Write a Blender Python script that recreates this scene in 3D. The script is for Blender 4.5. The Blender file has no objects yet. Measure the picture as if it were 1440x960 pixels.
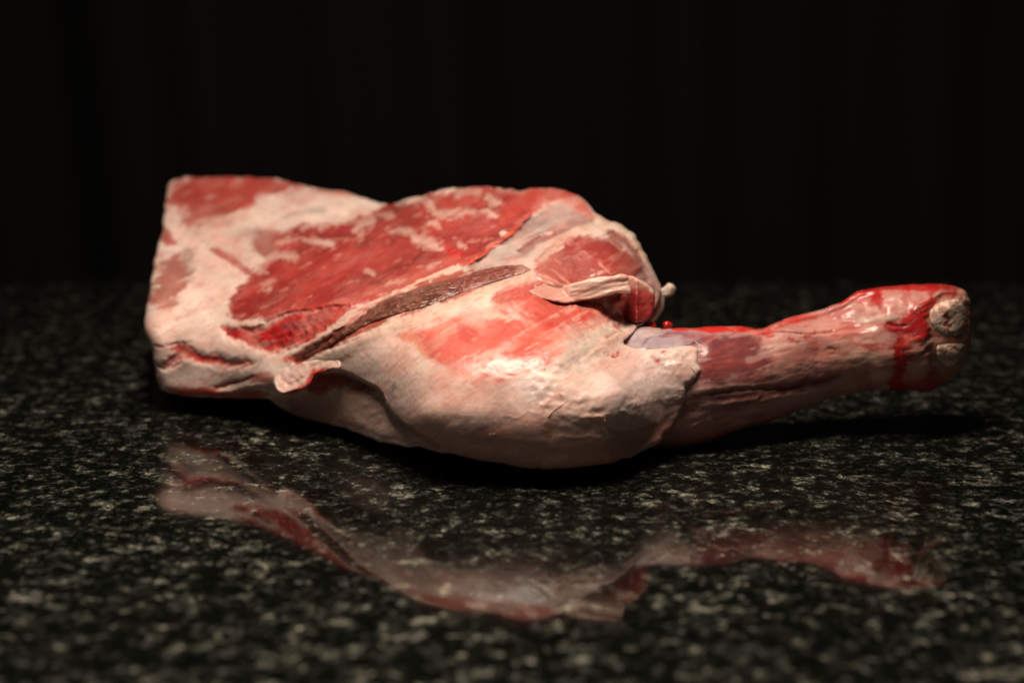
import bpy, math, random
import numpy as np

random.seed(4)
C = bpy.context.scene.collection
R = math.radians
VOX = 0.00065            # voxel size of the sculpted meat, metres

# ------------------------------------------------------------------ camera
CAM_H, PITCH, FPX = 0.23, R(12.0), 2000.0
cd = bpy.data.cameras.new('camera')
cd.lens, cd.sensor_width = 50.0, 36.0
cd.clip_start, cd.clip_end = 0.02, 50.0
cd.dof.use_dof = True
cd.dof.focus_distance = 0.765
cd.dof.aperture_fstop = 3.6
cd.dof.aperture_blades = 8
cam = bpy.data.objects.new('camera', cd)
cam.location = (0, 0, CAM_H)
cam.rotation_euler = (R(90) - PITCH, 0, 0)
C.objects.link(cam)
bpy.context.scene.camera = cam

# ------------------------------------------------------------------ world and lamps
W = bpy.data.worlds.new("World")
bpy.context.scene.world = W
W.use_nodes = True
W.node_tree.nodes['Background'].inputs[0].default_value = (1.0, 0.93, 0.85, 1)
W.node_tree.nodes['Background'].inputs[1].default_value = 0.0012

def area(name, loc, target, size, power, col, sy=None):
    l = bpy.data.lights.new(name, 'AREA')
    l.energy, l.color = power, col
    l.shape = 'RECTANGLE' if sy else 'DISK'
    l.size = size
    if sy:
        l.size_y = sy
    o = bpy.data.objects.new(name, l)
    o.location = loc
    from mathutils import Vector
    o.rotation_euler = (Vector(target) - Vector(loc)).to_track_quat('-Z', 'Y').to_euler()
    C.objects.link(o)
    return o
area('overhead_lamp', (-0.045, 0.55, 0.71), (0.0, 0.80, 0.03), 0.27, 9.6, (1.0, 0.87, 0.735))

vs = bpy.context.scene.view_settings
vs.view_transform, vs.look, vs.gamma, vs.exposure = 'Standard', 'None', 1.0, 0.0
bpy.context.scene.render.engine = 'CYCLES'
bpy.context.scene.cycles.max_bounces = 8
bpy.context.scene.cycles.use_denoising = True

# ------------------------------------------------------------------ helpers: shapes
cp, sp = math.cos(PITCH), math.sin(PITCH)

def P(u, v, Y):
    """World point at forward distance Y on the sight line through sheet coordinates (u, v)."""
    xc = (u - 720) / FPX
    yc = (480 - v) / FPX
    t = Y / (cp + yc * sp)
    return np.stack([t * xc, Y + 0 * t, CAM_H + t * (-sp + yc * cp)], -1)

def UV(p):
    x, y, z = p[:, 0], p[:, 1], p[:, 2] - CAM_H
    f = y * cp - z * sp
    up = y * sp + z * cp
    return 720 + FPX * x / f, 480 - FPX * up / f

def tanv(v):
    yc = (480 - v) / FPX
    return (sp - yc * cp) / (cp + yc * sp)

def smooth_poly(pts, closed=True, n=6):
    p = np.array(pts, float)
    k = len(p)
    out = []
    rng = range(k) if closed else range(k - 1)
    for i in rng:
        if closed:
            a, b, c, d = p[(i - 1) % k], p[i], p[(i + 1) % k], p[(i + 2) % k]
        else:
            a, b, c, d = p[max(i - 1, 0)], p[i], p[i + 1], p[min(i + 2, k - 1)]
        for t in np.linspace(0, 1, n, endpoint=False):
            out.append(0.5 * (2 * b + (c - a) * t + (2 * a - 5 * b + 4 * c - d) * t * t + (3 * b - a - 3 * c + d) * t ** 3))
    if not closed:
        out.append(p[-1])
    return np.array(out)

def seg_dist(U, V, line, closed):
    """Distance to a polyline, plus nearest point."""
    best = np.full(U.shape, 1e18)
    nx = np.zeros(U.shape)
    ny = np.zeros(U.shape)
    tt = np.zeros(U.shape)
    m = len(line)
    for i in range(m if closed else m - 1):
        a, b = line[i][:2], line[(i + 1) % m][:2]
        d = b - a
        L = d[0] ** 2 + d[1] ** 2 + 1e-12
        t = np.clip(((U - a[0]) * d[0] + (V - a[1]) * d[1]) / L, 0, 1)
        x, y = a[0] + t * d[0], a[1] + t * d[1]
        q = (U - x) ** 2 + (V - y) ** 2
        w = q < best
        best = np.where(w, q, best)
        nx = np.where(w, x, nx)
        ny = np.where(w, y, ny)
        tt = np.where(w, i + t, tt)
    return np.sqrt(best), nx, ny, tt

def inside(U, V, poly):
    r = np.zeros(U.shape, bool)
    m = len(poly)
    for i in range(m):
        x0, y0 = poly[i]
        x1, y1 = poly[(i + 1) % m]
        if y0 == y1:
            continue
        c = ((y0 > V) != (y1 > V)) & (U < (x1 - x0) * (V - y0) / (y1 - y0) + x0)
        r ^= c
    return r

def sdist(U, V, poly):
    d = seg_dist(U, V, poly, True)[0]
    return np.where(inside(U, V, poly), d, -d)      # positive inside

def ss(x):
    x = np.clip(x, 0, 1)
    return x * x * (3 - 2 * x)

# ------------------------------------------------------------------ helpers: noise
def vnoise(x, y, seed):
    r = np.random.RandomState(seed)
    T = r.rand(256, 256).astype(np.float32) * 2 - 1
    xi, yi = np.floor(x).astype(int), np.floor(y).astype(int)
    fx, fy = ss(x - xi), ss(y - yi)
    x0, x1, y0, y1 = xi & 255, (xi + 1) & 255, yi & 255, (yi + 1) & 255
    return (T[x0, y0] * (1 - fx) + T[x1, y0] * fx) * (1 - fy) + (T[x0, y1] * (1 - fx) + T[x1, y1] * fx) * fy

def fbm(U, V, size, oct=4, seed=0, ang=0.0, stretch=1.0, gain=0.55):
    c, s = math.cos(ang), math.sin(ang)
    x = (U * c + V * s) / (size * stretch)
    y = (-U * s + V * c) / size
    o = np.zeros(U.shape)
    a, n = 1.0, 0
    for k in range(oct):
        o += a * vnoise(x + 17.3 * k + seed, y + 9.1 * k, seed * 7 + k)
        n += a
        a *= gain
        x, y = x * 2.03, y * 2.03
    return o / n * 1.6

# ------------------------------------------------------------------ raster maps in sheet coordinates (1 unit = 1 cell)
GW, GH, U0, V0 = 1200, 440, 190, 235
gu, gv = np.meshgrid(np.arange(GW) + U0, np.arange(GH) + V0)
gu, gv = gu.astype(float), gv.astype(float)
wu = gu + 5 * fbm(gu, gv, 26, 4, 3) + 2.2 * fbm(gu, gv, 6, 2, 5)
wv = gv + 4 * fbm(gu, gv, 22, 4, 4) + 1.6 * fbm(gu, gv, 5, 2, 6)
_fr = fbm(gu, gv, 3.2, 3, 8, -0.42, 7.0)          # fraying along the fibres
wu = wu + 5.5 * _fr * math.cos(-0.42)
wv = wv + 2.4 * _fr

def sample(M, u, v):
    x = np.clip(u - U0, 0, GW - 1.001)
    y = np.clip(v - V0, 0, GH - 1.001)
    xi, yi = x.astype(int), y.astype(int)
    fx, fy = x - xi, y - yi
    if M.ndim == 3:
        fx, fy = fx[:, None], fy[:, None]
    return (M[yi, xi] * (1 - fx) + M[yi, xi + 1] * fx) * (1 - fy) + (M[yi + 1, xi] * (1 - fx) + M[yi + 1, xi + 1] * fx) * fy

def blur(M, n, it=3):
    for _ in range(it):
        for ax in (0, 1):
            p = np.pad(M, [(n, n) if a == ax else (0, 0) for a in (0, 1)], mode='edge')
            c = np.cumsum(p, ax)
            z = np.zeros_like(np.take(c, [0], ax))
            c = np.concatenate([z, c], ax)
            k = 2 * n + 1
            M = (np.take(c, range(k, c.shape[ax]), ax) - np.take(c, range(0, c.shape[ax] - k), ax)) / k
    return M

class Map:
    """Colour, wetness and relief of one piece of meat over the sheet."""
    def __init__(s, base, wet=0.4):
        s.c = np.zeros((GH, GW, 3)) + np.array(base)
        s.w = np.zeros((GH, GW)) + wet
        s.h = np.zeros((GH, GW))          # relief in mm towards the outside
        s.f = np.zeros((GH, GW))          # fine relief in mm along the normal
    def _win(s, pts, pad):
        p = np.array([q[:2] for q in pts], float)
        x0, y0 = np.maximum(np.floor(p.min(0) - pad - [U0, V0]).astype(int), 0)
        x1, y1 = np.ceil(p.max(0) + pad - [U0, V0]).astype(int)
        return slice(y0, min(y1, GH)), slice(x0, min(x1, GW))
    def _mix(s, win, m, col, wet, h, tex):
        if tex is not None:
            m = m * tex[win]
        if col is not None:
            s.c[win] = s.c[win] * (1 - m[..., None]) + np.array(col) * m[..., None]
        if wet is not None:
            s.w[win] = s.w[win] * (1 - m) + wet * m
        if h:
            s.h[win] += h * m
    def poly(s, pts, col=None, soft=3, op=1.0, wet=None, h=0, warp=1.0, tex=None, hs=None):
        win = s._win(pts, soft + 14)
        line = smooth_poly(pts, True, 4)
        U = gu[win] + (wu - gu)[win] * warp
        V = gv[win] + (wv - gv)[win] * warp
        d = sdist(U, V, line)
        s._mix(win, ss(d / soft * 0.5 + 0.5) * op, col, wet, 0, tex)
        if h:
            s.h[win] += h * ss(d / (hs or soft) * 0.5 + 0.5)
    def dome(s, pts, h, soft, power=0.5):
        win = s._win(pts, 4)
        d = sdist(gu[win], gv[win], smooth_poly(pts, True, 4))
        x = np.clip(d / soft, 0, 1)
        s.h[win] += h * np.sqrt(1 - (1 - x) ** 2) ** (power * 2)
    def line(s, pts, w, col=None, op=1.0, wet=None, h=0, warp=0.6, soft=1.5, tex=None):
        win = s._win(pts, w + 14)
        q = np.array(pts, float)
        ln = smooth_poly(pts, False, 5)
        U = gu[win] + (wu - gu)[win] * warp
        V = gv[win] + (wv - gv)[win] * warp
        d, _, _, t = seg_dist(U, V, ln, False)
        t = t / max(len(ln) - 1, 1)
        taper = np.clip(np.minimum(t, 1 - t) * 5 + 0.25, 0, 1)
        m = ss((w * taper - d) / soft * 0.5 + 0.5) * op
        s._mix(win, m, col, wet, 0, tex)
        if h:
            s.h[win] += h * np.exp(-(d / w) ** 2) * taper
    def step(s, pts, h, width, fall, warp=0.5):
        """Surface drops by h mm to the right of the line (walking along it), recovering over fall."""
        win = s._win(pts, fall * 2.5)
        ln = smooth_poly(pts, False, 5)
        U = gu[win] + (wu - gu)[win] * warp
        V = gv[win] + (wv - gv)[win] * warp
        d, nx, ny, t = seg_dist(U, V, ln, False)
        i = np.clip(t.astype(int), 0, len(ln) - 2)
        tx, ty = ln[i + 1, 0] - ln[i, 0], ln[i + 1, 1] - ln[i, 1]
        side = np.sign(tx * (V - ny) - ty * (U - nx))     # y down: right side positive
        t = t / (len(ln) - 1)
        ends = ss(np.minimum(t, 1 - t) * 6)
        D = d * side
        s.h[win] -= h * ss(D / width) * np.exp(-np.clip(D, 0, None) / fall) * ends
    def specks(s, col, size, thr, op, seed, region=None, ang=0, stretch=1, wet=None, h=0, soft=0.12):
        n = fbm(gu, gv, size, 3, seed, ang, stretch)
        m = ss((n - thr) / soft) * op
        if region is not None:
            m = m * region
        s._mix((slice(None), slice(None)), m, col, wet, h, None)

def region(pts, soft=8, warp=1.0):
    return ss(sdist(gu + (wu - gu) * warp, gv + (wv - gv) * warp, smooth_poly(pts, True, 3)) / soft * 0.5 + 0.5)

# albedos
FAT = (0.72, 0.53, 0.455)
FATP = (0.60, 0.35, 0.28)
PINK = (0.52, 0.22, 0.16)
MEAT = (0.31, 0.032, 0.027)
MEATL = (0.36, 0.05, 0.038)
BRED = (0.44, 0.022, 0.016)
ORED = (0.56, 0.075, 0.045)
DRED = (0.20, 0.008, 0.008)
BLOOD = (0.34, 0.006, 0.006)
GREY = (0.34, 0.26, 0.23)
MAUVE = (0.34, 0.25, 0.27)
WINE = (0.15, 0.02, 0.025)
BROWN = (0.175, 0.06, 0.042)

# ------------------------------------------------------------------ materials
def nodes(name):
    m = bpy.data.materials.new(name)
    m.use_nodes = True
    nt = m.node_tree
    return m, nt, nt.nodes['Principled BSDF']

def flesh_material(name, bump=0.16, sss=0.45, scale=1.0, rough=(0.46, 0.24), coat=0.9, cw=0.36):
    m, nt, b = nodes(name)
    N, L = nt.nodes.new, nt.links.new
    at = N('ShaderNodeAttribute'); at.attribute_name = 'tint'
    aw = N('ShaderNodeAttribute'); aw.attribute_name = 'wet'
    tc = N('ShaderNodeTexCoord')
    n1 = N('ShaderNodeTexNoise'); n1.inputs['Scale'].default_value = 420 * scale; n1.inputs['Detail'].default_value = 4
    n1.inputs['Roughness'].default_value = 0.6
    mp = N('ShaderNodeMapping'); mp.inputs['Rotation'].default_value = (0, R(25), R(20)); mp.inputs['Scale'].default_value = (0.35, 1, 1)
    L(tc.outputs['Object'], mp.inputs['Vector'])
    L(mp.outputs['Vector'], n1.inputs['Vector'])
    n2 = N('ShaderNodeTexNoise'); n2.inputs['Scale'].default_value = 900 * scale; n2.inputs['Detail'].default_value = 3
    L(tc.outputs['Object'], n2.inputs['Vector'])
    mr = N('ShaderNodeMapRange'); mr.inputs['To Min'].default_value = 0.92; mr.inputs['To Max'].default_value = 1.07
    mr.inputs['From Min'].default_value = 0.3; mr.inputs['From Max'].default_value = 0.7
    L(n1.outputs['Fac'], mr.inputs['Value'])
    mx = N('ShaderNodeVectorMath'); mx.operation = 'SCALE'
    L(at.outputs['Color'], mx.inputs[0]); L(mr.outputs['Result'], mx.inputs['Scale'])
    L(mx.outputs['Vector'], b.inputs['Base Color'])
    rr = N('ShaderNodeMapRange'); rr.inputs['To Min'].default_value = rough[0]; rr.inputs['To Max'].default_value = rough[1]
    L(aw.outputs['Fac'], rr.inputs['Value'])
    L(rr.outputs['Result'], b.inputs['Roughness'])
    b.inputs['IOR'].default_value = 1.42
    b.inputs['Subsurface Weight'].default_value = sss
    b.inputs['Subsurface Radius'].default_value = (1.0, 0.32, 0.2)
    b.inputs['Subsurface Scale'].default_value = 0.0036
    b.inputs['Coat Weight'].default_value = cw; b.inputs['Coat Roughness'].default_value = 0.13; b.inputs['Coat IOR'].default_value = 1.4
    # the wetter, the sharper the little ridges that catch the light
    ad = N('ShaderNodeMath'); ad.operation = 'MULTIPLY_ADD'; ad.inputs[1].default_value = 0.6
    L(n2.outputs['Fac'], ad.inputs[0]); L(n1.outputs['Fac'], ad.inputs[2])
    st = N('ShaderNodeMapRange'); st.inputs['To Min'].default_value = bump * 0.45; st.inputs['To Max'].default_value = bump * 1.3
    L(aw.outputs['Fac'], st.inputs['Value'])
    bp = N('ShaderNodeBump'); bp.inputs['Distance'].default_value = 0.0012
    L(st.outputs['Result'], bp.inputs['Strength'])
    L(ad.outputs['Value'], bp.inputs['Height']); L(bp.outputs['Normal'], b.inputs['Normal'])
    n5 = N('ShaderNodeTexNoise'); n5.inputs['Scale'].default_value = 480 * scale; n5.inputs['Detail'].default_value = 3
    L(mp.outputs['Vector'], n5.inputs['Vector'])
    b5 = N('ShaderNodeBump'); b5.inputs['Distance'].default_value = 0.0040; b5.inputs['Strength'].default_value = coat
    L(n5.outputs['Fac'], b5.inputs['Height']); L(b5.outputs['Normal'], b.inputs['Coat Normal'])
    return m

M_FLESH = flesh_material('raw_flesh', 0.11, 0.5)
M_STRIP = flesh_material('dark_wet_muscle', 1.0, 0.05, 0.55, (0.35, 0.16), 1.0, 0.9)
M_BONE = flesh_material('cut_bone', 0.15, 0.4, 0.8, (0.5, 0.28))
M_BLOOD = flesh_material('wet_blood', 0.1, 0.1, 0.5, (0.25, 0.08), 0.1)

# ------------------------------------------------------------------ helpers: sculpted sheets
def rbf(points, U, V, c=45.0):
    p = np.array([(a, b) for a, b in [q[:2] for q in points]], float)
    f = np.array([q[2:] for q in points], float)
    K = -np.sqrt(((p[:, None] - p[None]) ** 2).sum(-1) + c * c)
    n = len(p)
    A = np.zeros((n + 3, n + 3))
    A[:n, :n] = K - np.eye(n) * 1.5
    A[:n, n] = 1; A[:n, n + 1:] = p / 500; A[n, :n] = 1; A[n + 1:, :n] = p.T / 500
    B = np.zeros((n + 3, f.shape[1])); B[:n] = f
    w = np.linalg.solve(A, B)
    out = np.zeros((f.shape[1],) + U.shape)
    for k in range(f.shape[1]):
        s = w[n, k] + w[n + 1, k] * U / 500 + w[n + 2, k] * V / 500
        for i in range(n):
            s = s - w[i, k] * np.sqrt((U - p[i, 0]) ** 2 + (V - p[i, 1]) ** 2 + c * c)
        out[k] = s
    return out

def solid(outline, front, back, step=2.0, edge_noise=0.8, seed=1):
    """Closed mesh between a front and a back sheet. front(U,V,s)->Y ; back(U,V,s,Yf)->Y, s = distance to the outline."""
    line = smooth_poly(outline, True, 5)
    if edge_noise:
        line = line + np.stack([edge_noise * fbm(line[:, 0], line[:, 1], 9, 2, seed), edge_noise * fbm(line[:, 0], line[:, 1], 9, 2, seed + 1)], -1)
    x0, y0 = line.min(0) - 2 * step
    x1, y1 = line.max(0) + 2 * step
    xs, ys = np.arange(x0, x1, step), np.arange(y0, y1, step)
    U, V = np.meshgrid(xs, ys)
    d, nx, ny, _ = seg_dist(U, V, line, True)
    ins = inside(U, V, line)
    sd = np.where(ins, d, -d)
    ok = sd > -0.25 * step
    cell = ok[:-1, :-1] & ok[1:, :-1] & ok[:-1, 1:] & ok[1:, 1:]
    cnt = np.zeros(U.shape, int)
    cnt[:-1, :-1] += cell; cnt[1:, :-1] += cell; cnt[:-1, 1:] += cell; cnt[1:, 1:] += cell
    used = cnt > 0
    bnd = used & (cnt < 4)
    U = np.where(bnd, nx, U); V = np.where(bnd, ny, V)
    s = np.where(bnd, 0, np.maximum(sd, 0))
    Yf = front(U, V, s)
    Yb = back(U, V, s, Yf)
    Yb = np.where(bnd, Yf, np.maximum(Yb, Yf + 1e-5))
    idf = -np.ones(U.shape, int); idf[used] = np.arange(used.sum())
    inner = used & ~bnd
    idb = idf.copy(); idb[inner] = used.sum() + np.arange(inner.sum())
    verts = np.concatenate([P(U[used], V[used], Yf[used]), P(U[inner], V[inner], Yb[inner])])
    a, b, c, e = [i[cell] for i in (idf[:-1, :-1], idf[:-1, 1:], idf[1:, 1:], idf[1:, :-1])]
    q1 = np.stack([a, e, c, b], -1)
    a, b, c, e = [i[cell] for i in (idb[:-1, :-1], idb[:-1, 1:], idb[1:, 1:], idb[1:, :-1])]
    q2 = np.stack([a, b, c, e], -1)
    return verts, np.concatenate([q1, q2])

def mesh_from(verts, quads, name):
    me = bpy.data.meshes.new(name)
    me.vertices.add(len(verts)); me.vertices.foreach_set('co', np.asarray(verts, np.float32).ravel())
    k = quads.shape[1]
    me.loops.add(len(quads) * k); me.loops.foreach_set('vertex_index', quads.astype(np.int32).ravel())
    me.polygons.add(len(quads)); me.polygons.foreach_set('loop_start', (np.arange(len(quads)) * k).astype(np.int32))
    me.update(calc_edges=True); me.validate()
    return me

def remesh(verts, quads, name, vox=VOX, smooth=2):
    me = mesh_from(verts, quads, name + '_raw')
    o = bpy.data.objects.new('raw', me); C.objects.link(o)
    md = o.modifiers.new('r', 'REMESH'); md.mode = 'VOXEL'; md.voxel_size = vox; md.adaptivity = 0
    if smooth:
        sm = o.modifiers.new('s', 'SMOOTH'); sm.factor = 0.5; sm.iterations = smooth
    dg = bpy.context.evaluated_depsgraph_get()
    new = bpy.data.meshes.new_from_object(o.evaluated_get(dg))
    bpy.data.objects.remove(o); bpy.data.meshes.remove(me)
    new.name = name
    return new

def finish(me, name, parent, mp, mat, origin, label=None, amp=1.0, tint=None):
    n = len(me.vertices)
    co = np.empty(n * 3, np.float32); me.vertices.foreach_get('co', co); co = co.reshape(-1, 3).astype(float)
    nr = np.empty(n * 3, np.float32); me.vertices.foreach_get('normal', nr); nr = nr.reshape(-1, 3)
    u, v = UV(co)
    col = sample(mp.c, u, v); wet = sample(mp.w, u, v); fine = sample(mp.f, u, v)
    # three-dimensional mottling so that no side repeats the sheet exactly
    m3 = fbm(co[:, 0] * 1000 + co[:, 1] * 700, co[:, 2] * 1000 - co[:, 1] * 500, 9, 4, 31)
    m4 = fbm(co[:, 0] * 1000 - co[:, 1] * 300, co[:, 2] * 1000 + co[:, 1] * 800, 2.4, 3, 33)
    col = col * (1 + 0.10 * m3 + 0.03 * m4)[:, None]
    if tint is not None:
        col = col * np.array(tint)
    co = co + nr * ((fine * amp + 0.04 * m4 + 0.10 * m3) * 0.001)[:, None]
    co = co - np.array(origin)
    me.vertices.foreach_set('co', co.astype(np.float32).ravel())
    a = me.attributes.new('tint', 'FLOAT_COLOR', 'POINT')
    a.data.foreach_set('color', np.concatenate([np.clip(col, 0, 1), np.ones((n, 1))], 1).astype(np.float32).ravel())
    a = me.attributes.new('wet', 'FLOAT', 'POINT')
    a.data.foreach_set('value', np.clip(wet, 0, 1).astype(np.float32))
    me.polygons.foreach_set('use_smooth', np.ones(len(me.polygons), bool))
    me.update()
    me.materials.clear(); me.materials.append(mat)
    o = bpy.data.objects.new(name, me); C.objects.link(o)
    o.parent = parent
    if label:
        o['label'] = label
    return o

def g(x):
    x = np.clip(x, 0, 1)
    return np.sqrt(1 - (1 - x) ** 2)

# ================================================================== THE PLACE
def structure(name, verts, faces, mat):
    me = bpy.data.meshes.new(name); me.from_pydata(verts, [], faces); me.update()
    me.materials.append(mat)
    o = bpy.data.objects.new(name, me); C.objects.link(o); o['kind'] = 'structure'
    return o

def granite():
    m, nt, b = nodes('polished_granite')
    N, L = nt.nodes.new, nt.links.new
    tc = N('ShaderNodeTexCoord')
    wn = N('ShaderNodeTexNoise'); wn.inputs['Scale'].default_value = 160; wn.inputs['Detail'].default_value = 4
    L(tc.outputs['Object'], wn.inputs['Vector'])
    wa = N('ShaderNodeVectorMath'); wa.operation = 'MULTIPLY_ADD'; wa.inputs[1].default_value = (0.0035, 0.0035, 0.0035)
    L(wn.outputs['Color'], wa.inputs[0]); L(tc.outputs['Object'], wa.inputs[2])
    def vor(scale):
        v = N('ShaderNodeTexVoronoi'); v.inputs['Scale'].default_value = scale
        L(wa.outputs['Vector'], v.inputs['Vector'])
        sep = N('ShaderNodeSeparateColor'); L(v.outputs['Color'], sep.inputs[0])
        return sep
    def ramp(stops, interp='LINEAR'):
        r = N('ShaderNodeValToRGB'); r.color_ramp.interpolation = interp
        e = r.color_ramp.elements
        while len(e) < len(stops):
            e.new(0.5)
        for q, (p, c) in zip(e, stops):
            q.position = p; q.color = (*c, 1)
        return r
    def math_(op, a, b_, c_=None):
        q = N('ShaderNodeMath'); q.operation = op
        for k_, z in enumerate((a, b_, c_)):
            if z is None:
                continue
            if isinstance(z, (int, float)):
                q.inputs[k_].default_value = z
            else:
                L(z, q.inputs[k_])
        return q.outputs[0]
    v1 = vor(340)
    vb = vor(85)
    n0 = N('ShaderNodeTexNoise'); n0.inputs['Scale'].default_value = 95; n0.inputs['Detail'].default_value = 7; n0.inputs['Roughness'].default_value = 0.68
    L(tc.outputs['Object'], n0.inputs['Vector'])
    nl = N('ShaderNodeTexNoise'); nl.inputs['Scale'].default_value = 28; nl.inputs['Detail'].default_value = 3
    L(tc.outputs['Object'], nl.inputs['Vector'])
    f = math_('MULTIPLY_ADD', n0.outputs['Fac'], 2.35, -1.20)
    f = math_('MULTIPLY_ADD', v1.outputs['Red'], 0.46, f)
    f = math_('MULTIPLY_ADD', nl.outputs['Fac'], 0.32, f)
    big = math_('GREATER_THAN', vb.outputs['Green'], 0.87)
    f = math_('MULTIPLY_ADD', big, 0.2, f)
    r1 = ramp([(0.0, (0.0022, 0.0026, 0.0022)), (0.38, (0.004, 0.0046, 0.0037)), (0.52, (0.012, 0.0135, 0.0105)),
               (0.66, (0.033, 0.034, 0.028)), (0.80, (0.085, 0.084, 0.068)), (1.0, (0.20, 0.185, 0.15))])
    L(f, r1.inputs['Fac'])
    v2 = vor(800)
    r2 = ramp([(0.0, (0.35, 0.35, 0.35)), (0.6, (1.0, 1.0, 1.0)), (0.92, (1.5, 1.45, 1.35)), (1.0, (3.0, 2.9, 2.6))])
    L(v2.outputs['Green'], r2.inputs['Fac'])
    mu = N('ShaderNodeVectorMath'); mu.operation = 'MULTIPLY'
    L(r1.outputs['Color'], mu.inputs[0]); L(r2.outputs['Color'], mu.inputs[1])
    L(mu.outputs['Vector'], b.inputs['Base Color'])
    rn = N('ShaderNodeMapRange'); rn.inputs['To Min'].default_value = 0.02; rn.inputs['To Max'].default_value = 0.08
    n3 = N('ShaderNodeTexNoise'); n3.inputs['Scale'].default_value = 90; n3.inputs['Detail'].default_value = 4
    L(tc.outputs['Object'], n3.inputs['Vector']); L(n3.outputs['Fac'], rn.inputs['Value'])
    L(rn.outputs['Result'], b.inputs['Roughness'])
    b.inputs['IOR'].default_value = 1.52
    bp = N('ShaderNodeBump'); bp.inputs['Strength'].default_value = 0.02; bp.inputs['Distance'].default_value = 0.0002
    L(v2.outputs['Red'], bp.inputs['Height']); L(bp.outputs['Normal'], b.inputs['Normal'])
    return m

YE = 1.36
M_GR = granite()
import bmesh
bm = bmesh.new()
bmesh.ops.create_cube(bm, size=1)
for v in bm.verts:
    v.co.x *= 3.2; v.co.y = 0.02 + (v.co.y + 0.5) * (YE - 0.02); v.co.z = (v.co.z - 0.5) * 0.03
bmesh.ops.bevel(bm, geom=[e for e in bm.edges if abs(e.verts[0].co.z) < 1e-6 and abs(e.verts[1].co.z) < 1e-6], offset=0.004, segments=3, affect='EDGES')
me = bpy.data.meshes.new('counter_top'); bm.to_mesh(me); bm.free(); me.materials.append(M_GR)
ct = bpy.data.objects.new('counter_top', me); C.objects.link(ct); ct['kind'] = 'structure'

# black cloth hanging behind the counter, with soft vertical folds
def cloth():
    m, nt, b = nodes('black_cloth')
    b.inputs['Base Color'].default_value = (0.0035, 0.0032, 0.0028, 1)
    b.inputs['Roughness'].default_value = 0.95
    b.inputs['Specular IOR Level'].default_value = 0.15
    N, L = nt.nodes.new, nt.links.new
    w = N('ShaderNodeTexNoise'); w.inputs['Scale'].default_value = 700
    bp = N('ShaderNodeBump'); bp.inputs['Strength'].default_value = 0.3; bp.inputs['Distance'].default_value = 0.001
    L(w.outputs['Fac'], bp.inputs['Height']); L(bp.outputs['Normal'], b.inputs['Normal'])
    return m
xs = np.linspace(-1.6, 1.6, 500); zs = np.linspace(-0.5, 1.5, 40)
X, Z = np.meshgrid(xs, zs)
Xw = X + 0.02 * np.sin(Z * 3 + X * 2)
Yc = 1.62 + 0.022 * np.sin(Xw * 21) + 0.014 * np.sin(Xw * 47 + 1.3) + 0.03 * np.sin(Xw * 7.3 + 0.7)
vv = np.stack([X, Yc, Z], -1).reshape(-1, 3)
i = np.arange(len(zs) * len(xs)).reshape(len(zs), len(xs))
qq = np.stack([i[:-1, :-1].ravel(), i[:-1, 1:].ravel(), i[1:, 1:].ravel(), i[1:, :-1].ravel()], -1)
me = mesh_from(vv, qq, 'black_curtain'); me.materials.append(cloth())
me.polygons.foreach_set('use_smooth', np.ones(len(me.polygons), bool))
cu = bpy.data.objects.new('black_curtain', me); C.objects.link(cu)
so = cu.modifiers.new('thickness', 'SOLIDIFY'); so.thickness = 0.002
cu['label'] = 'plain black cloth hanging in soft folds behind the granite counter'
cu['category'] = 'curtain'

# ================================================================== THE LEG OF LAMB
ORG = (-0.01, 0.79, 0.0)
leg = bpy.data.objects.new('lamb_leg', None); leg.location = ORG; C.objects.link(leg)
leg['label'] = 'raw bone-in leg of lamb, red meat and white fat, lying on the polished granite'
leg['category'] = 'meat'

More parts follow.
